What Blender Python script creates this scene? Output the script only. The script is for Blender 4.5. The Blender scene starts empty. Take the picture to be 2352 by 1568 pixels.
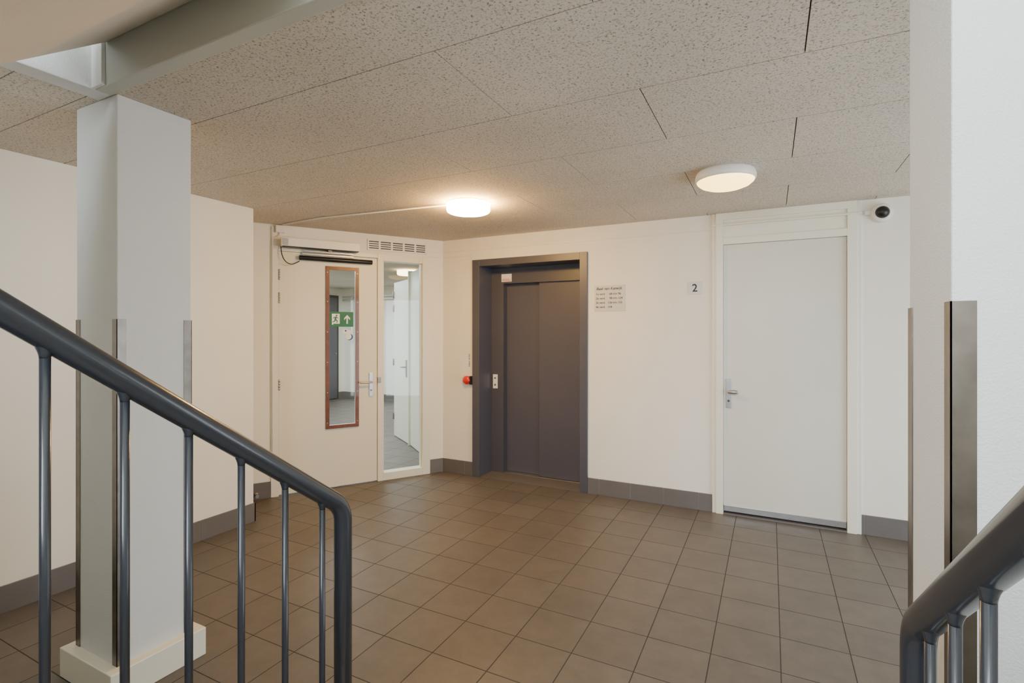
import bpy, bmesh, math, random
from mathutils import Vector, Matrix
random.seed(4)
ZOOM=1.0; ZC=(1176,784)
CAMZ=1.55
CEIL=2.56
# ------------------------------------------------------------------ materials
def srgb(r,g,b):
    f=lambda c:(c/255/12.92) if c/255<=0.04045 else ((c/255+0.055)/1.055)**2.4
    return (f(r),f(g),f(b),1)
def mat(name,col,rough=0.5,metal=0.0,var=0.06,vscale=3.0,bump=0.0,bscale=200,spec=0.5,emit=None,estr=0,coat=0):
    m=bpy.data.materials.new(name); m.use_nodes=True
    nt=m.node_tree; p=nt.nodes['Principled BSDF']
    p.inputs['Roughness'].default_value=rough; p.inputs['Metallic'].default_value=metal
    p.inputs['Specular IOR Level'].default_value=spec
    p.inputs['Coat Weight'].default_value=coat
    tc=nt.nodes.new('ShaderNodeTexCoord')
    n=nt.nodes.new('ShaderNodeTexNoise'); n.inputs['Scale'].default_value=vscale; n.inputs['Detail'].default_value=5
    nt.links.new(tc.outputs['Object'],n.inputs['Vector'])
    r=nt.nodes.new('ShaderNodeValToRGB')
    r.color_ramp.elements[0].position=0.3; r.color_ramp.elements[1].position=0.7
    r.color_ramp.elements[0].color=tuple(c*(1-var) for c in col[:3])+(1,)
    r.color_ramp.elements[1].color=tuple(min(1,c*(1+var*0.5)) for c in col[:3])+(1,)
    nt.links.new(n.outputs['Fac'],r.inputs['Fac']); nt.links.new(r.outputs['Color'],p.inputs['Base Color'])
    if bump>0:
        n2=nt.nodes.new('ShaderNodeTexNoise'); n2.inputs['Scale'].default_value=bscale; n2.inputs['Detail'].default_value=3
        nt.links.new(tc.outputs['Object'],n2.inputs['Vector'])
        b=nt.nodes.new('ShaderNodeBump'); b.inputs['Strength'].default_value=bump; b.inputs['Distance'].default_value=0.002
        nt.links.new(n2.outputs['Fac'],b.inputs['Height']); nt.links.new(b.outputs['Normal'],p.inputs['Normal'])
    if emit:
        p.inputs['Emission Color'].default_value=emit; p.inputs['Emission Strength'].default_value=estr
    return m
M={}
M['wall']=mat('wall_paint',srgb(238,233,220),0.7,var=0.03,bump=0.25,bscale=160)
M['wallfab']=mat('column_glassfibre_paint',srgb(220,221,219),0.6,var=0.03,bump=0.8,bscale=240)
M['trimw']=mat('white_lacquer',srgb(234,230,213),0.35,var=0.02)
M['doorw']=mat('door_laminate',srgb(234,227,204),0.38,var=0.03,vscale=1.5)
M['doorg']=mat('door_laminate_grey_white',srgb(216,213,200),0.38,var=0.03,vscale=1.5)
M['fascia']=mat('fascia_paint',srgb(186,188,179),0.4,var=0.03)
M['lift']=mat('lift_grey_paint',srgb(80,80,90),0.38,var=0.05,vscale=2)
M['liftd']=mat('lift_door_grey_paint',srgb(84,84,97),0.42,var=0.05,vscale=2)
M['rail']=mat('rail_blue_grey_enamel',srgb(42,46,53),0.26,var=0.08,vscale=8,coat=0.2)
M['steel']=mat('brushed_steel',srgb(128,122,114),0.36,metal=1.0,var=0.2,vscale=20)
M['alu']=mat('aluminium',srgb(185,185,185),0.35,metal=0.9,var=0.08,vscale=20)
M['wood']=mat('varnished_wood',srgb(112,56,16),0.35,var=0.35,vscale=14,coat=0.3)
M['black']=mat('black_plastic',srgb(22,22,24),0.4,var=0.1)
M['plastic']=mat('white_plastic',srgb(236,232,224),0.35,var=0.02)
M['red']=mat('red_plastic',srgb(215,25,10),0.3,var=0.05,coat=0.4)
M['green']=mat('exit_green',srgb(0,105,55),0.4,var=0.03)
M['white']=mat('sign_white',srgb(240,240,236),0.4,var=0.01)
M['blue']=mat('sticker_blue',srgb(35,70,140),0.4,var=0.03)
M['ink']=mat('sign_ink',srgb(20,20,20),0.5,var=0.02)
M['signp']=mat('sign_plate',srgb(208,208,200),0.35,metal=0.0,var=0.04)
M['concrete']=mat('stair_concrete',srgb(190,184,176),0.8,var=0.12,vscale=12,bump=0.4,bscale=120)
M['plaster']=mat('plaster_underside',srgb(230,220,204),0.85,var=0.04,bump=0.5,bscale=180)
M['dark']=mat('dark_door_paint_and_gap_shade',srgb(48,48,54),0.5,var=0.05)  # for the dark door, and for sheets standing in for shade behind gaps
M['grout']=mat('ceiling_backing',srgb(90,82,73),0.9,var=0.05)
M['lamp1']=mat('opal_lit',srgb(255,240,220),0.4,emit=(1,0.56,0.16,1),estr=155)
M['lamp2']=mat('opal_lit_soft',srgb(255,240,210),0.4,emit=(1,0.66,0.15,1),estr=5.5)
M['lamp3']=mat('opal_lit_corridor',srgb(255,240,210),0.4,emit=(1,0.75,0.4,1),estr=10)
# ceiling wood-wool
def ceiling_mat():
    m=mat('woodwool_board',srgb(218,207,191),0.9,var=0.08,vscale=1.5)
    nt=m.node_tree; p=nt.nodes['Principled BSDF']; tc=[n for n in nt.nodes if n.type=='TEX_COORD'][0]
    ramp=[n for n in nt.nodes if n.type=='VALTORGB'][0]
    n=nt.nodes.new('ShaderNodeTexNoise'); n.inputs['Scale'].default_value=105; n.inputs['Detail'].default_value=5; n.inputs['Roughness'].default_value=0.8
    nt.links.new(tc.outputs['Object'],n.inputs['Vector'])
    r=nt.nodes.new('ShaderNodeValToRGB'); r.color_ramp.elements[0].position=0.36; r.color_ramp.elements[1].position=0.48
    r.color_ramp.elements[0].color=(0.13,0.12,0.11,1); r.color_ramp.elements[1].color=(1,1,1,1)
    nt.links.new(n.outputs['Fac'],r.inputs['Fac'])
    mx=nt.nodes.new('ShaderNodeMixRGB'); mx.blend_type='MULTIPLY'; mx.inputs[0].default_value=0.9
    nt.links.new(ramp.outputs['Color'],mx.inputs[1]); nt.links.new(r.outputs['Color'],mx.inputs[2])
    nt.links.new(mx.outputs['Color'],p.inputs['Base Color'])
    b=nt.nodes.new('ShaderNodeBump'); b.inputs['Strength'].default_value=0.6; b.inputs['Distance'].default_value=0.002
    nt.links.new(n.outputs['Fac'],b.inputs['Height']); nt.links.new(b.outputs['Normal'],p.inputs['Normal'])
    return m
M['ceil']=ceiling_mat()
def tile_mat(name,c1,c2,grout,size,ox,oy,plane='XY',rough=0.45):
    m=bpy.data.materials.new(name); m.use_nodes=True
    nt=m.node_tree; p=nt.nodes['Principled BSDF']
    tc=nt.nodes.new('ShaderNodeTexCoord'); mp=nt.nodes.new('ShaderNodeMapping')
    mp.inputs['Location'].default_value=(-ox+40*size,-oy+40*size,0)
    nt.links.new(tc.outputs['Object'],mp.inputs['Vector'])
    br=nt.nodes.new('ShaderNodeTexBrick'); br.offset=0; br.squash=1
    br.inputs['Scale'].default_value=1; br.inputs['Brick Width'].default_value=size; br.inputs['Row Height'].default_value=size
    br.inputs['Mortar Size'].default_value=0.0028; br.inputs['Mortar Smooth'].default_value=0.3
    br.inputs['Color1'].default_value=c1; br.inputs['Color2'].default_value=c2; br.inputs['Mortar'].default_value=grout
    nt.links.new(mp.outputs['Vector'],br.inputs['Vector'])
    n=nt.nodes.new('ShaderNodeTexNoise'); n.inputs['Scale'].default_value=6; n.inputs['Detail'].default_value=10; n.inputs['Roughness'].default_value=0.75
    nt.links.new(tc.outputs['Object'],n.inputs['Vector'])
    r=nt.nodes.new('ShaderNodeValToRGB'); r.color_ramp.elements[0].position=0.3; r.color_ramp.elements[1].position=0.7
    r.color_ramp.elements[0].color=(0.78,0.78,0.78,1); r.color_ramp.elements[1].color=(1.12,1.11,1.10,1)
    nt.links.new(n.outputs['Fac'],r.inputs['Fac'])
    mx=nt.nodes.new('ShaderNodeMixRGB'); mx.blend_type='MULTIPLY'; mx.inputs[0].default_value=1
    nt.links.new(br.outputs['Color'],mx.inputs[1]); nt.links.new(r.outputs['Color'],mx.inputs[2])
    nt.links.new(mx.outputs['Color'],p.inputs['Base Color'])
    mr=nt.nodes.new('ShaderNodeMapRange'); mr.inputs['To Min'].default_value=rough; mr.inputs['To Max'].default_value=0.9
    nt.links.new(br.outputs['Fac'],mr.inputs['Value']); nt.links.new(mr.outputs['Result'],p.inputs['Roughness'])
    b=nt.nodes.new('ShaderNodeBump'); b.invert=True; b.inputs['Strength'].default_value=0.6; b.inputs['Distance'].default_value=0.003
    nt.links.new(br.outputs['Fac'],b.inputs['Height']); nt.links.new(b.outputs['Normal'],p.inputs['Normal'])
    return m
M['tile']=tile_mat('floor_tile',srgb(99,93,86),srgb(92,86,80),srgb(52,48,44),0.3,0.042,4.72)
M['base']=mat('skirting_tile',srgb(104,100,98),0.45,var=0.08,vscale=5)
M['baseg']=mat('skirting_grout',srgb(165,158,150),0.8,var=0.03)
def glass_mat(fac=0.03):
    m=bpy.data.materials.new('clear_glass'); m.use_nodes=True; nt=m.node_tree
    for n in list(nt.nodes): nt.nodes.remove(n)
    o=nt.nodes.new('ShaderNodeOutputMaterial'); t=nt.nodes.new('ShaderNodeBsdfTransparent'); g=nt.nodes.new('ShaderNodeBsdfGlossy')
    t.inputs['Color'].default_value=(0.95,0.98,0.97,1); g.inputs['Roughness'].default_value=0.02
    mx=nt.nodes.new('ShaderNodeMixShader'); mx.inputs[0].default_value=fac
    nt.links.new(t.outputs[0],mx.inputs[1]); nt.links.new(g.outputs[0],mx.inputs[2]); nt.links.new(mx.outputs[0],o.inputs[0])
    return m
M['glass']=glass_mat()

# ------------------------------------------------------------------ builder
class B:
    def __init__(s,name,M4=None):
        s.name=name; s.bm=bmesh.new(); s.mats=[]; s.M=M4 or Matrix.Identity(4)
    def mi(s,m):
        if m not in s.mats: s.mats.append(m)
        return s.mats.index(m)
    def _v(s,co): return s.bm.verts.new(s.M@Vector(co))
    def face(s,vs,i,smooth=False):
        try: f=s.bm.faces.new(vs)
        except ValueError: return
        f.material_index=i; f.smooth=smooth
    def box(s,a,b,m):
        i=s.mi(m); x0,y0,z0=[min(a[k],b[k]) for k in range(3)]; x1,y1,z1=[max(a[k],b[k]) for k in range(3)]
        v=[s._v(c) for c in [(x0,y0,z0),(x1,y0,z0),(x1,y1,z0),(x0,y1,z0),(x0,y0,z1),(x1,y0,z1),(x1,y1,z1),(x0,y1,z1)]]
        for q in [(0,3,2,1),(4,5,6,7),(0,1,5,4),(1,2,6,5),(2,3,7,6),(3,0,4,7)]: s.face([v[k] for k in q],i)
        return s
    def prism(s,pts,axis,lo,hi,m):
        i=s.mi(m)
        def mk(p,t):
            if axis=='X': return (t,p[0],p[1])
            if axis=='Y': return (p[0],t,p[1])
            return (p[0],p[1],t)
        a=[s._v(mk(p,lo)) for p in pts]; b=[s._v(mk(p,hi)) for p in pts]; n=len(pts)
        s.face(a[::-1],i); s.face(b,i)
        for k in range(n): s.face([a[k],a[(k+1)%n],b[(k+1)%n],b[k]],i)
        return s
    def rev(s,c,axis,prof,m,seg=40,smooth=True):
        i=s.mi(m); c=Vector(c); ax=Vector(axis).normalized()
        u=ax.orthogonal().normalized(); w=ax.cross(u); rings=[]
        for t,r in prof:
            if r<1e-6: rings.append([s._v(c+ax*t)])
            else: rings.append([s._v(c+ax*t+(u*math.cos(2*math.pi*k/seg)+w*math.sin(2*math.pi*k/seg))*r) for k in range(seg)])
        for a,b in zip(rings[:-1],rings[1:]):
            for k in range(seg):
                k2=(k+1)%seg
                if len(a)==1 and len(b)==1: continue
                if len(a)==1: s.face([a[0],b[k2],b[k]],i,smooth)
                elif len(b)==1: s.face([a[k],a[k2],b[0]],i,smooth)
                else: s.face([a[k],a[k2],b[k2],b[k]],i,smooth)
        if len(rings[0])>1: s.face(rings[0][::-1],i)
        if len(rings[-1])>1: s.face(rings[-1],i)
        return s
    def cyl(s,p,q,r,m,seg=20):
        p=Vector(p);q=Vector(q); return s.rev(p,q-p,[(0,r),((q-p).length,r)],m,seg)
    def tube(s,pts,r,m,seg=16):
        i=s.mi(m); pts=[Vector(p) for p in pts]; rings=[]
        t0=(pts[1]-pts[0]).normalized(); u=t0.orthogonal().normalized()
        for k,p in enumerate(pts):
            if k==0: t=t0
            elif k==len(pts)-1: t=(pts[-1]-pts[-2]).normalized()
            else: t=((pts[k+1]-p).normalized()+(p-pts[k-1]).normalized()).normalized()
            u=(u-t*u.dot(t)).normalized(); w=t.cross(u)
            rings.append([s._v(p+(u*math.cos(2*math.pi*j/seg)+w*math.sin(2*math.pi*j/seg))*r) for j in range(seg)])
        for a,b in zip(rings[:-1],rings[1:]):
            for j in range(seg): s.face([a[j],a[(j+1)%seg],b[(j+1)%seg],b[j]],i,True)
        s.face(rings[0][::-1],i); s.face(rings[-1],i)
        return s
    def done(s,bevel=0,parent=None):
        bmesh.ops.recalc_face_normals(s.bm,faces=s.bm.faces[:])
        me=bpy.data.meshes.new(s.name); s.bm.to_mesh(me); s.bm.free()
        for m in s.mats: me.materials.append(m)
        o=bpy.data.objects.new(s.name,me); bpy.context.collection.objects.link(o)
        if bevel>0:
            md=o.modifiers.new('bevel','BEVEL'); md.width=bevel; md.segments=2; md.limit_method='ANGLE'; md.angle_limit=math.radians(50)
        if parent: o.parent=parent
        return o
# frame of the angled wall: local x = L (from inner corner towards the stairs), local y = n (into lobby), z up
C=Vector((-3.25,4.70,0)); D=Vector((-0.534,-0.8455,0)).normalized(); NR=Vector((-D.y,D.x,0))
A=Matrix.Identity(4)
for k in range(3):
    A[k][0]=D[k]; A[k][1]=NR[k]; A[k][2]=(0,0,1)[k]; A[k][3]=C[k]
def text(body,loc,size,rot,m,parent,align='LEFT',shear=0,name='lettering',sx=1):
    cu=bpy.data.curves.new(name,'FONT'); cu.body=body; cu.size=size; cu.align_x=align; cu.shear=shear; cu.extrude=0.0004
    cu.offset=size*0.012
    cu.materials.append(m)
    o=bpy.data.objects.new(name,cu); bpy.context.collection.objects.link(o)
    o.location=loc; o.rotation_euler=rot; o.scale=(sx,1,1); o.parent=parent
    return o

# ------------------------------------------------------------------ shell
WY=4.70; LX=-3.78
b=B('floor'); b.box((-9.2,-2.4,-0.1),(3.0,9.1,0),M['tile']); b.done()
b=B('ceiling')
PW,PH=1.19,0.62; g=0.0024
def boards(x0,x1,y0,y1):
    j=-8
    while True:
        ya=1.505+j*PH; yb=ya+PH
        if ya>=y1: break
        if yb>y0:
            off=-1.08 if j%2==0 else -0.485
            x=off-12*PW
            while x<x1:
                xa,xb=max(x,x0)+g,min(x+PW,x1)-g
                if xb-xa>0.02: b.box((xa,max(ya,y0)+g,CEIL),(xb,min(yb,y1)-g,CEIL+0.02),M['ceil'])
                x+=PW
        j+=1
boards(-9.0,2.9,1.12,8.95)
boards(-3.9,-2.5,-2.2,1.12)
b.box((-9.2,1.12,CEIL+0.010),(3.0,9.1,CEIL+0.05),M['grout'])
b.box((-4.0,-2.4,CEIL+0.010),(-2.52,1.12,CEIL+0.05),M['grout'])
b.done(bevel=0.003)
b=B('floor_upper'); b.box((-9.2,1.16,CEIL+0.05),(3.0,9.1,2.92),M['concrete']); b.box((-4.0,-2.4,CEIL+0.05),(-2.6,1.16,2.92),M['concrete']); b.done()
b=B('trim_1'); b.box((-2.5,1.10,CEIL-0.006),(0.63,1.16,2.94),M['fascia']); b.done(bevel=0.004)
b=B('trim_2'); b.box((-2.60,-2.2,CEIL-0.006),(-2.5,1.16,2.94),M['wallfab']); b.done(bevel=0.004)
b=B('painted_light_strip'); b.box((-2.5,1.085,CEIL-0.004),(-2.42,1.10,2.94),M['wallfab']); b.done(bevel=0.002)  # added pale strip; its colour stands for light falling through the stairwell gap
b=B('wall_left'); b.box((LX-0.12,-2.2,0),(LX,2.76,CEIL),M['wall']); b.box((-9.0,2.64,0),(LX-0.12,2.76,CEIL),M['wall']); b.done(bevel=0.003)
EX0,EX1=-2.857,-1.569; DX0,DX1=-0.448,0.62
b=B('wall_back')
b.box((-3.30,WY,0),(EX0,WY+0.12,CEIL),M['wall']); b.box((EX0,WY,2.32),(EX1,WY+0.12,CEIL),M['wall'])
b.box((EX1,WY,0),(DX0,WY+0.12,CEIL),M['wall']); b.box((DX1,WY,0),(2.9,WY+0.12,CEIL),M['wall']); b.done()
# right wall with an invented, unseen glazed opening for the lobby fill light
b=B('wall_right'); b.box((2.8,1.1,0),(2.92,1.5,CEIL),M['wall']); b.box((2.8,4.1,0),(2.92,WY,CEIL),M['wall']); b.box((2.8,1.5,2.35),(2.92,4.1,CEIL),M['wall']); b.done()
b=B('added_glazing')  # made-up glazing bars in front of the added fill light
for y in (1.5,2.34,3.19,4.04): b.box((2.83,y,0),(2.89,y+0.06,2.35),M['trimw'])
for z in (0,2.29): b.box((2.83,1.5,z),(2.89,4.1,z+0.06),M['trimw'])
b.done(bevel=0.003)
b=B('wall_front'); b.box((0.63,1.0,0),(2.92,1.12,CEIL),M['wall']); b.done()
b=B('wall_angled',A)
b.box((-0.02,-0.12,0),(0.157,0,CEIL),M['wall']); b.box((0.157,-0.12,2.36),(1.739,0,CEIL),M['wall']); b.box((1.739,-0.12,0),(2.30,0,CEIL),M['wall']); b.done()
b=B('wall_corridor'); b.box((-3.3,4.82,0),(-3.2,8.9,CEIL),M['wall']); b.box((-9.0,8.9,0),(-3.2,9.0,CEIL),M['wall']); b.box((-9.1,2.7,0),(-9.0,9.0,CEIL),M['wall']); b.done()
b=B('baseboard_corridor'); b.box((-8.99,8.885,0),(-3.3,8.9,0.15),M['base']); b.box((-9.0,2.8,0),(-8.985,8.885,0.15),M['base']); b.done()
b=B('wall_stair_right'); b.box((0.63,-2.2,0),(0.75,1.0,5.4),M['wall']); b.box((0.63,1.0,CEIL+0.4),(0.75,3.2,5.4),M['wall']); b.done()
b=B('wall_stair_left'); b.box((-2.62,-2.2,2.94),(-2.5,3.2,5.4),M['wall']); b.done()
b=B('wall_upper'); b.box((-2.62,3.2,2.92),(0.75,3.3,5.4),M['wall']); b.done()
b=B('ceiling_upper'); b.box((-2.7,-2.4,5.4),(0.8,3.3,5.5),M['wall']); b.done()
wx0,wx1,wz0,wz1=-1.9,0.4,1.75,4.4
b=B('wall_stair_rear')
b.box((-4.0,-2.32,0),(0.75,-2.2,wz0),M['wall']); b.box((-4.0,-2.32,wz0),(wx0,-2.2,5.4),M['wall'])
b.box((wx1,-2.32,wz0),(0.75,-2.2,5.4),M['wall']); b.box((wx0,-2.32,wz1),(wx1,-2.2,5.4),M['wall']); b.done()
b=B('window_1')
for x in (wx0,wx0+0.73,wx0+1.50,wx1-0.06): b.box((x,-2.30,wz0),(x+0.06,-2.23,wz1),M['trimw'])
for z in (wz0,3.0,wz1-0.06): b.box((wx0,-2.30,z),(wx1,-2.23,z+0.06),M['trimw'])
b.done(bevel=0.004)

# ------------------------------------------------------------------ baseboards
def base_x(b,x0,x1,y,sgn,off=0.042):
    b.box((x0,y,0),(x1,y+sgn*0.009,0.148),M['baseg'])
    k=math.floor((x0-off)/0.3); x=off+k*0.3
    while x<x1:
        a,c=max(x+0.0015,x0),min(x+0.2985,x1)
        if c-a>0.005: b.box((a,y,0),(c,y+sgn*0.012,0.15),M['base'])
        x+=0.3
b=B('baseboard_back'); base_x(b,-3.245,EX0,WY,-1); base_x(b,EX1,DX0,WY,-1); base_x(b,DX1,2.8,WY,-1); b.done(bevel=0.0015)
b=B('baseboard_left')
b.box((LX,-2.2,0),(LX+0.009,2.76,0.148),M['baseg']); y=-2.18-0.3
while y<2.76:
    a,c=max(y+0.0015,-2.2),min(y+0.2985,2.772)
    if c>a: b.box((LX,a,0),(LX+0.012,c,0.15),M['base'])
    y+=0.3
b.box((-4.45,2.76,0),(LX+0.012,2.772,0.15),M['base']); b.done(bevel=0.0015)
b=B('baseboard_angled',A); b.box((0.0,0,0),(0.155,0.012,0.15),M['base']); b.box((1.741,0,0),(2.25,0.012,0.15),M['base']); b.done(bevel=0.0015)

# ------------------------------------------------------------------ columns
def column(name,x0,x1,y0,y1,ztop,plinth=True):
    b=B(name); b.box((x0,y0,0),(x1,y1,ztop),M['wallfab'])
    if plinth:
        b.box((x0-0.045,y0-0.045,0),(x1+0.045,y1+0.045,0.13),M['trimw'])
    o=b.done(bevel=0.004)
    g=B('corner_guard'); t=0.0025; w=0.034; z0=0.13 if plinth else 0; z1=1.605
    for (cx,sx) in ((x0,-1),(x1,1)):
        for (cy,sy) in ((y0,-1),(y1,1)):
            ex=cx+sx*t; ey=cy+sy*t
            g.box((cx,cy-sy*w,z0),(ex,ey,z1),M['steel']); g.box((cx-sx*w,cy,z0),(ex,ey,z1),M['steel'])
    g.done(parent=o)
    return o
column('column',-2.81,-2.47,1.165,1.474,CEIL)
column('column',0.288,0.63,1.165,1.474,CEIL,plinth=False)

# ------------------------------------------------------------------ stairs
R,G=0.185,0.25
pts=[(1.1,0)]
for k in range(1,9):
    yk=1.1-G*(k-1); pts.append((yk,R*k)); 
    if k<8: pts.append((yk-G,R*k))
pts.append((-2.19,R*8)); pts.append((-2.19,R*8-0.2)); pts.append((-0.75,R*8-0.2)); pts.append((0.85,0.0))
b=B('staircase'); b.prism(pts,'X',-1.15,0.26,M['concrete']); b.box((-2.45,-2.19,R*8-0.2),(-1.15,-0.66,R*8),M['concrete']); b.done(bevel=0.003)
pts=[(-0.65,R*8)]
for k in range(1,8):
    yk=-0.65+G*(k-1); pts.append((yk,R*(8+k))); pts.append((yk+G,R*(8+k)))
pts.append((1.1,2.90)); pts.append((1.1,2.73)); pts.append((-0.65,2.73-0.755*1.75))
b=B('upper_stair_flight'); b.prism(pts,'X',-2.41,-1.17,M['plaster']); b.done(bevel=0.004)

def railing(name,X):
    b=B(name); r=0.025; ye=1.088
    zc=lambda y:1.546-0.738*(y-0.412)
    zi=zc(ye); ang=math.atan(0.738); rad=0.085
    th=(math.pi/2-ang); tl=rad*math.tan(th/2)
    s=Vector((0,math.cos(ang),-math.sin(ang)))
    P1=Vector((X,ye,zi-tl))
    path=[Vector((X,-0.62,zc(-0.62))),Vector((X,0.2,zc(0.2)))]
    cen=P1+Vector((0,-rad,0))
    for k in range(13):
        a=th*(1-k/12)
        path.append(cen+Vector((0,rad*math.cos(a),rad*math.sin(a))))
    path.append(Vector((X,ye,0.185)))
    b.tube(path,r,M['rail'],28)
    Y=1.0117
    while Y>-0.6:
        k=math.ceil((1.1-Y)/G-1e-6); zt=R*min(k,8)
        zb=zc(Y)-r/math.cos(ang)
        b.cyl((X,Y,zt),(X,Y,zb+0.014),0.0080,M['rail'],18)
        b.rev((X,Y,zb-0.010),(0,0,1),[(0,0.008),(0.006,0.0088),(0.012,0.0105),(0.018,0.013),(0.026,0.014)],M['rail'],20)
        b.rev((X,Y,zt),(0,0,1),[(0,0.02),(0.006,0.02),(0.008,0.008)],M['rail'],20)
        Y-=0.1200
    b.rev((X,ye,0.185),(0,0,1),[(0,0.045),(0.008,0.045),(0.01,0.02)],M['rail'],28)
    b.done()
railing('stair_railing',-1.1); railing('stair_railing',0.224)

# ------------------------------------------------------------------ lift
b=B('elevator')
L=M['lift']
b.box((EX0,WY-0.022,0),(-2.771,5.05,2.32),L); b.box((-1.645,WY-0.022,0),(EX1,5.05,2.32),L); b.box((-2.771,WY-0.022,2.25),(-1.645,5.05,2.32),L)
b.box((-2.771,4.95,0),(-2.623,5.05,2.25),L); b.box((-2.623,4.95,2.08),(-1.645,5.0,2.25),L); b.box((-2.771,4.94,2.22),(-1.645,4.95,2.25),L)
b.box((-2.623,5.035,0.008),(-2.19,5.055,2.09),M['liftd']); b.box((-2.206,4.985,0.008),(-1.645,5.02,2.09),M['liftd'])
b.box((-2.623,4.955,0),(-1.645,5.06,0.006),M['alu']); b.box((-2.771,WY,0),(-1.645,4.95,0.003),M['base'])
b.box((-2.85,5.07,0),(-1.58,5.12,2.3),M['dark'])
lift=b.done(bevel=0.003)
b=B('call_button_plate'); b.box((-2.75,4.944,0.925),(-2.693,4.95,1.08),M['white']); b.rev((-2.7215,4.944,1.04),(0,-1,0),[(0,0.012),(0.003,0.011)],M['alu'],20); b.rev((-2.7215,4.944,0.965),(0,-1,0),[(0,0.012),(0.003,0.011)],M['alu'],20); b.done(parent=lift,bevel=0.001)
b=B('header_label'); b.box((-2.645,4.9485,2.10),(-2.52,4.95,2.185),M['white']); b.box((-2.635,4.948,2.112),(-2.53,4.9486,2.118),M['red']); b.box((-2.635,4.948,2.126),(-2.55,4.9486,2.131),M['red']); b.done(parent=lift)

# ------------------------------------------------------------------ right door
b=B('door_1')
T=M['trimw']; Y0=WY-0.03
b.box((DX0,Y0+0.012,0),(DX0+0.03,WY+0.1,CEIL),T); b.box((DX0+0.03,Y0,0),(-0.36,WY+0.1,CEIL-0.002),T)
b.box((0.527,Y0,0),(0.59,WY+0.1,CEIL-0.002),T); b.box((0.59,Y0+0.012,0),(DX1,WY+0.1,CEIL),T)
b.box((-0.36,Y0,2.292),(0.527,WY+0.1,2.35),T); b.box((-0.36,Y0+0.014,2.35),(0.527,WY+0.1,CEIL-0.002),T); b.box((-0.418,Y0-0.004,2.50),(0.59,WY,CEIL-0.001),T)
b.box((-0.3585,WY-0.006,0.075),(0.5255,WY+0.03,2.2905),M['doorg'])
b.box((-0.356,WY-0.014,0.028),(0.523,WY+0.03,0.078),M['alu']); b.box((-0.36,WY-0.03,0),(0.527,WY+0.06,0.012),M['base']); b.box((-0.36,WY+0.035,0),(0.527,WY+0.1,2.3),M['dark'])  # last box: dark sheet that colours in the shade around the leaf
d1=b.done(bevel=0.002)
b=B('handle'); x=-0.318; y=WY-0.006
b.box((x-0.02,y-0.009,0.905),(x+0.02,y,1.15),M['alu'])
b.cyl((x,y,1.045),(x,y-0.045,1.045),0.010,M['alu']); b.rev((x-0.005,y-0.05,1.045),(1,0,0),[(0,0.010),(0.01,0.015),(0.05,0.019),(0.075,0.016),(0.08,0.0)],M['alu'],24)
b.rev((x,y-0.009,0.965),(0,-1,0),[(0,0.011),(0.004,0.010)],M['steel'],20); b.box((x-0.002,y-0.0145,0.955),(x+0.002,y-0.009,0.975),M['black'])
b.done(parent=d1,bevel=0.004)

# ------------------------------------------------------------------ angled door
b=B('door_2',A)
b.box((0.157,-0.1,0),(0.242,0.015,2.36),T); b.box((0.674,-0.1,0),(0.733,0.012,2.36),T); b.box((1.672,-0.1,0),(1.739,0.015,2.36),T)
b.box((0.242,-0.1,2.29),(0.674,0.012,2.36),T); b.box((0.733,-0.1,2.315),(1.672,0.012,2.36),T); b.box((0.242,-0.1,0),(0.674,0.012,0.078),T)
b.box((0.242,-0.05,0.078),(0.256,-0.02,2.29),T); b.box((0.66,-0.05,0.078),(0.674,-0.02,2.29),T)
d2=b.done(bevel=0.002)
b=B('leaf',A)
W=M['doorw']; l0,l1=0.736,1.669; h0,h1=0.955,1.217; z0,z1=0.62,2.17
b.box((l0,-0.045,0.012),(h0,-0.004,2.312),W); b.box((h1,-0.045,0.012),(l1,-0.004,2.312),W)
b.box((h0,-0.045,0.012),(h1,-0.004,z0),W); b.box((h0,-0.045,z1),(h1,-0.004,2.312),W)
b.done(parent=d2)
b=B('window_trim',A)
a0,a1,c0,c1=0.925,1.247,0.59,2.20
for q in (((a0,-0.004,c0),(h0+0.004,0.012,c1)),((h1-0.004,-0.004,c0),(a1,0.012,c1)),((h0,-0.004,c0),(h1,0.012,z0+0.004)),((h0,-0.004,z1-0.004),(h1,0.012,c1))): b.box(*q,M['wood'])
for z in (0.65,0.95,1.25,1.55,1.85,2.14):
    for l in (0.94,1.232): b.rev((l,0.012,z),(0,1,0),[(0,0.005),(0.001,0.004)],M['alu'],10)
b.done(parent=d2,bevel=0.003)
b=B('pane',A); b.box((h0,-0.028,z0),(h1,-0.022,z1),M['glass']); b.box((0.25,-0.042,0.078),(0.668,-0.036,2.29),M['glass']); b.done(parent=d2)
b=B('handle',A); l=0.800
b.box((l-0.02,-0.004,0.885),(l+0.02,0.006,1.13),M['alu']); b.cyl((l,0,1.035),(l,0.05,1.035),0.01,M['alu']); b.cyl((l-0.004,0.048,1.035),(l+0.125,0.05,1.035),0.0095,M['alu'])
b.rev((l,0.006,0.95),(0,1,0),[(0,0.010),(0.004,0.009)],M['steel'],20); b.box((0.70,0.0,1.02),(0.735,0.014,1.08),M['steel']); b.done(parent=d2,bevel=0.003)
b=B('hinges',A)
for z in (2.09,1.87,1.05):
    for k in range(4): b.cyl((1.67,0.012,z-0.05+k*0.026),(1.67,0.012,z-0.027+k*0.026),0.0095,M['alu'],14)
b.done(parent=d2)
b=B('door_operator',A)
b.box((0.942,0.012,2.352),(1.66,0.115,2.43),M['plastic']); b.box((0.95,0.02,2.345),(1.65,0.108,2.353),M['black'])
b.box((1.60,0.112,2.36),(1.652,0.118,2.42),M['alu'])
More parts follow.
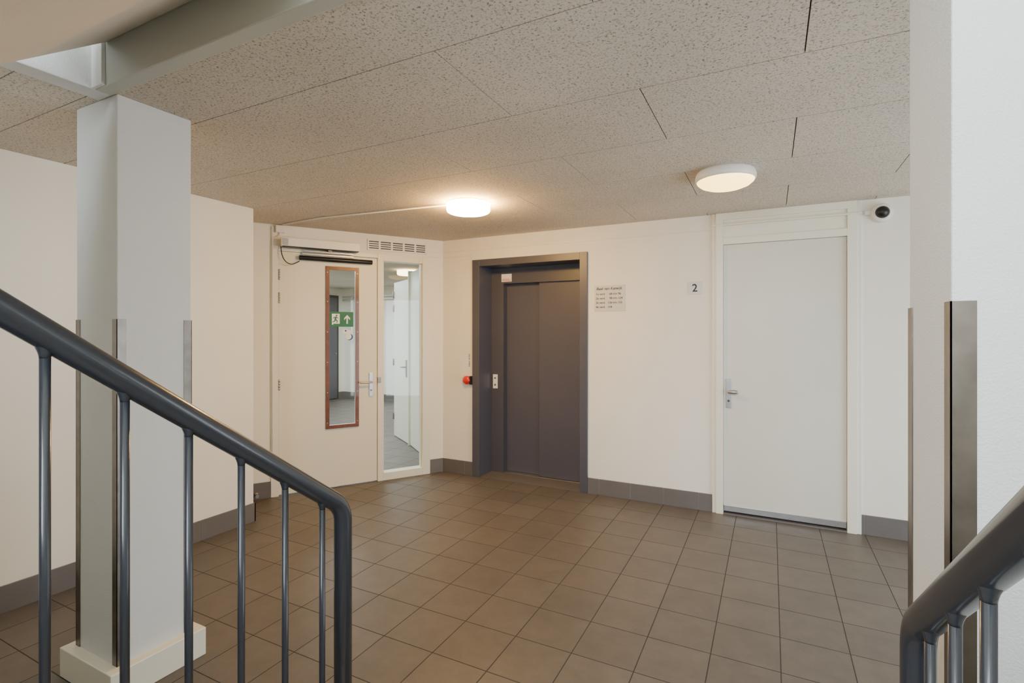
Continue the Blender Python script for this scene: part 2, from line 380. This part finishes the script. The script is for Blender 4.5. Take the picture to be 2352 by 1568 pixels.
b.box((0.99,0.04,2.318),(1.46,0.06,2.332),M['alu']); b.box((1.2,0.02,2.332),(1.24,0.08,2.35),M['steel']); b.box((0.98,-0.004,2.295),(1.47,0.022,2.312),M['alu'])
b.cyl((0.796,0.03,2.262),(1.496,0.03,2.262),0.023,M['black'],24); b.box((0.80,-0.004,2.25),(0.84,0.03,2.275),M['black']); b.box((1.45,-0.004,2.25),(1.49,0.03,2.275),M['black'])
cab=[]
for k in range(17):
    u=k/16; l=1.655+0.01*math.sin(u*3)-0.165*u**2.2; z=2.40-0.21*math.sin(u*math.pi*0.62)
    if u>0.8: z+= (u-0.8)*0.12
    cab.append((l,0.03+0.03*math.sin(math.pi*u),z))
b.tube(cab,0.0045,M['black'],10)
b.done(bevel=0.003)
b=B('ventilation_grille',A)
gl0,gl1,gz0,gz1=0.197,0.84,2.395,2.505
b.box((gl0,0,gz0),(gl1,0.004,gz1),M['dark'])
b.box((gl0,0,gz0),(gl1,0.012,gz0+0.016),M['plastic']); b.box((gl0,0,gz1-0.016),(gl1,0.012,gz1),M['plastic'])
for l in (gl0,gl1-0.016): b.box((l,0,gz0),(l+0.016,0.012,gz1),M['plastic'])
n=5
for k in range(1,n): 
    l=gl0+(gl1-gl0)*k/n; b.box((l-0.010,0,gz0),(l+0.010,0.011,gz1),M['plastic'])
for k in range(1,4): z=gz0+0.011+k*0.022; b.box((gl0,0,z-0.006),(gl1,0.010,z+0.006),M['plastic'])
b.done(bevel=0.0015)
def flat(b,pts,l0,z0,n,m):
    i=b.mi(m); b.face([b._v((l0-u,n,z0+v)) for u,v in pts],i)
b=B('exit_sign',A); b.box((0.975,-0.0215,1.602),(1.207,-0.018,1.752),M['green'])
n=-0.0172; o=(1.207,1.602)
flat(b,[(0.022,0.02),(0.036,0.02),(0.036,0.03),(0.098,0.03),(0.098,0.13),(0.022,0.13)],o[0],o[1],n,M['white'])
n2=-0.0166
def strip(p,q,w):
    p=Vector(p);q=Vector(q); d=(q-p).normalized(); k=Vector((-d.y,d.x))*w/2
    flat(b,[tuple(p+k),tuple(p-k),tuple(q-k),tuple(q+k)],o[0],o[1],n2,M['green'])
flat(b,[(0.068+0.0085*math.cos(t*math.pi/8),0.112+0.0085*math.sin(t*math.pi/8)) for t in range(16)],o[0],o[1],n2,M['green'])
strip((0.062,0.100),(0.054,0.070),0.016); strip((0.062,0.098),(0.082,0.086),0.007); strip((0.060,0.098),(0.042,0.092),0.007); strip((0.042,0.094),(0.036,0.080),0.006)
strip((0.055,0.072),(0.074,0.060),0.010); strip((0.074,0.062),(0.070,0.040),0.008); strip((0.054,0.072),(0.048,0.052),0.010); strip((0.049,0.054),(0.026,0.048),0.008)
flat(b,[(0.164,0.03),(0.178,0.03),(0.178,0.09),(0.200,0.068),(0.200,0.088),(0.171,0.120),(0.142,0.088),(0.142,0.068),(0.164,0.09)],o[0],o[1],n,M['white'])
b.done()
b=B('window_sticker',A)
def disc(l,z,r,m,nn): flat(b,[(r*math.cos(t*math.pi/12),r*math.sin(t*math.pi/12)) for t in range(24)],l,z,nn,m)
disc(1.055,1.555,0.026,M['white'],-0.021); disc(1.02,1.545,0.026,M['white'],-0.0205); disc(1.05,1.562,0.009,M['blue'],-0.020)
disc(1.012,1.50,0.034,M['blue'],-0.0208); disc(1.022,1.503,0.030,M['white'],-0.0202)
b.done()
b=B('door_stop',A); b.rev((1.86,0.012,0.05),(0,1,0),[(0,0.018),(0.012,0.018),(0.014,0.010),(0.06,0.010),(0.062,0.017),(0.08,0.015)],M['alu'],20); b.done()

# ------------------------------------------------------------------ corridor contents
def leaf(name,p,q,zt,hm=True):
    p=Vector((p[0],p[1],0));q=Vector((q[0],q[1],0)); d=(q-p); w=d.length; d.normalize(); nn=Vector((d.y,-d.x,0))
    F=Matrix.Identity(4)
    for k in range(3): F[k][0]=d[k];F[k][1]=nn[k];F[k][2]=(0,0,1)[k];F[k][3]=p[k]
    b=B(name,F); b.box((0,-0.04,0.01),(w,0,zt),M['doorg'])
    if hm:
        b.box((w-0.12,0,0.92),(w-0.08,0.01,1.16),M['steel']); b.cyl((w-0.1,0,1.06),(w-0.1,0.05,1.06),0.01,M['steel']); b.cyl((w-0.1,0.05,1.06),(w-0.22,0.05,1.06),0.01,M['steel'])
        for z in (0.3,1.1,1.9,2.1): b.cyl((0,0.005,z-0.05),(0,0.005,z+0.05),0.014,M['steel'],12)
        b.box((w,-0.03,0.01),(w+0.012,-0.002,zt),M['dark'])
    else:
        b.box((-0.02,-0.06,0),(0.0,0.03,zt+0.02),M['trimw']); b.box((w,-0.06,0),(w+0.05,0.03,zt+0.02),M['trimw'])
    return b.done(bevel=0.002)
leaf('door_3',(-5.02,5.985),(-4.43,5.59),2.28)
leaf('door_4',(-4.38,5.56),(-3.92,5.20),2.36,False)
b=B('door_5'); b.box((-9.0,7.95,0),(-8.95,8.72,2.39),M['dark']); b.box((-8.95,8.0,0.02),(-8.94,8.66,2.33),M['lift']); b.cyl((-8.94,8.6,1.05),(-8.90,8.6,1.05),0.012,M['alu']); b.done(bevel=0.003)
b=B('heating_pipe'); 
for z in (2.36,2.29): b.tube([(-8.9,8.80,z),(-7.0,8.80,z)],0.02,M['plastic'],12)
b.tube([(-8.62,8.80,2.36),(-8.62,8.80,1.3)],0.02,M['plastic'],12); b.done()

# ------------------------------------------------------------------ ceiling lamps
def lamp_drum(name,x,y,r,h,m,hb=0.008):
    b=B(name)
    b.rev((x,y,CEIL),(0,0,-1),[(0,r*0.95),(hb,r*0.95),(hb,r)],M['plastic'],56)
    b.rev((x,y,CEIL-hb),(0,0,-1),[(0,r),(h*0.72,r),(h*0.88,r*0.97),(h*0.97,r*0.90),(h,r*0.8),(h,0)],m,56)
    return b.done()
lamp_drum('ceiling_lamp',-2.112,3.402,0.170,0.070,M['lamp1'])
b=B('ceiling_lamp'); x,y,r=-0.255,3.471,0.180
b.rev((x,y,CEIL),(0,0,-1),[(0,r*0.93),(0.015,r*0.97),(0.035,r),(0.052,r*0.99),(0.060,r*0.95)],M['plastic'],56)
b.rev((x,y,CEIL-0.057),(0,0,-1),[(0,r*0.95),(0.012,r*0.92),(0.030,r*0.80),(0.044,r*0.60),(0.053,r*0.35),(0.057,0)],M['lamp2'],56)
b.done()
lamp_drum('ceiling_lamp',-5.28,6.63,0.17,0.08,M['lamp3'])
b=B('cable_conduit')
b.tube([(-2.285,3.345,CEIL-0.009),(-3.53,3.223,CEIL-0.009),(-4.05,3.26,CEIL-0.009)],0.007,M['plastic'],10); b.done()
b=B('junction_box',A); b.box((1.62,0,2.485),(1.70,0.04,2.55),M['plastic']); b.tube([(1.66,0.02,2.49),(1.665,0.022,2.46),(1.69,0.02,2.44),(1.72,0.012,2.43)],0.006,M['plastic'],10); b.tube([(1.725,0.022,2.54),(1.725,0.022,0.2)],0.006,M['plastic'],8); b.done(bevel=0.004)
b=B('wall_conduit')
b.box((-3.24,WY-0.008,2.424),(DX0,WY,2.436),M['trimw']); b.box((DX0,WY-0.042,2.45),(DX1,WY-0.03,2.462),M['trimw']); b.box((DX1,WY-0.012,2.45),(0.67,WY,2.462),M['trimw'])
b.box((-2.885,WY-0.009,1.10),(-2.875,WY,2.38),M['trimw']); b.box((-2.885,WY-0.009,2.37),(-3.24,WY,2.38),M['trimw']); b.done()
b=B('cable_conduit',A); b.box((0.0,0,2.424),(0.19,0.008,2.436),M['trimw']); b.box((0.0,0,2.37),(0.155,0.008,2.38),M['trimw']); b.done()

# ------------------------------------------------------------------ red door release knob
b=B('red_release_knob'); b.box((-2.885,WY-0.035,0.985),(-2.86,WY,1.075),M['black']); b.rev((-2.925,WY,1.031),(0,-1,0),[(0,0.02),(0.012,0.02),(0.014,0.046),(0.03,0.047),(0.045,0.040),(0.055,0.022),(0.058,0)],M['red'],32)
knob=b.done()
s=B('label_strip'); s.box((-2.918,WY-0.0015,1.13),(-2.896,WY,1.32),M['white']); s.done(parent=knob)
text("DEUR OPEN",(-2.914,WY-0.002,1.315),0.026,(math.radians(90),math.radians(90),0),M['blue'],knob)

# ------------------------------------------------------------------ signs
b=B('address_sign'); b.box((-1.501,WY-0.004,1.745),(-1.203,WY,1.99),M['signp']); sg=b.done(bevel=0.001)
rx=(math.radians(90),0,0); yy=WY-0.0045
text("Baak van Katwijk",(-1.485,yy,1.948),0.036,rx,M['ink'],sg,shear=0.3)
for k,(a_,b_) in enumerate([("1e verd."," 68 t/m 96"),("2e verd."," 98 t/m 124"),("3e verd.","126 t/m 152"),("4e verd.","154")]):
    z=1.900-k*0.041
    text(a_,(-1.487,yy,z),0.028,rx,M['ink'],sg); text(b_.strip(),(-1.372+(0.016 if b_[0]==' ' else 0),yy,z),0.028,rx,M['ink'],sg)
b=B('number_sign'); b.box((-0.650,WY-0.004,1.878),(-0.534,WY,1.989),M['signp']); ns=b.done(bevel=0.001)
text("2",(-0.592,yy,1.903),0.095,rx,M['ink'],ns,align='CENTER')

# ------------------------------------------------------------------ security camera
b=B('security_camera'); c=(0.745,WY,2.445)
b.rev(c,(0,-1,0),[(0,0.07),(0.035,0.07),(0.05,0.062),(0.056,0.05)],M['plastic'],40)
b.rev((c[0],WY-0.05,c[2]),(0,-1,0),[(0,0.046),(0.015,0.044),(0.03,0.035),(0.042,0.02),(0.046,0)],M['black'],32)
b.box((0.64,WY-0.025,2.44),(0.68,WY,2.47),M['plastic'])
b.done(bevel=0.002)

# ------------------------------------------------------------------ lights
def area(name,loc,rot,sx,sy,power,col):
    l=bpy.data.lights.new(name,'AREA'); l.shape='RECTANGLE'; l.size=sx; l.size_y=sy; l.energy=power; l.color=col
    o=bpy.data.objects.new(name,l); bpy.context.collection.objects.link(o); o.location=loc; o.rotation_euler=rot
    return o
area('window_daylight',((wx0+wx1)/2,-2.36,(wz0+wz1)/2),(math.radians(90),0,0),wx1-wx0,wz1-wz0,370,(0.80,0.90,1.0))
area('corridor_fill_light',(-6.0,4.4,2.5),(0,0,0),2.0,2.0,150,(0.9,0.97,1.0))  # added fill to brighten the corridor; no window stands here
area('corridor_fill_light',(-7.2,7.0,2.5),(0,0,0),1.6,1.6,110,(0.9,0.97,1.0))  # second added fill, to lift the far corridor wall
area('lobby_fill_light',(2.96,2.8,1.2),(0,math.radians(90),0),2.3,2.6,115,(0.84,0.92,1.0))  # unseen fill added from the side to brighten the lobby ceiling
w=bpy.data.worlds.new('world'); bpy.context.scene.world=w; w.use_nodes=True
w.node_tree.nodes['Background'].inputs[0].default_value=(0.75,0.87,1,1); w.node_tree.nodes['Background'].inputs[1].default_value=1.0

# ------------------------------------------------------------------ camera
cd=bpy.data.cameras.new('camera'); cam=bpy.data.objects.new('camera',cd); bpy.context.collection.objects.link(cam)
cam.location=(0,0,CAMZ); cam.rotation_euler=(math.radians(90),0,math.radians(26.94))
cd.sensor_width=36; cd.lens=36*1169/2352*ZOOM; cd.shift_x=(ZC[0]-1176)/2352*ZOOM; cd.shift_y=(-22-(ZC[1]-784))/2352*ZOOM; cd.clip_start=0.02
bpy.context.scene.camera=cam
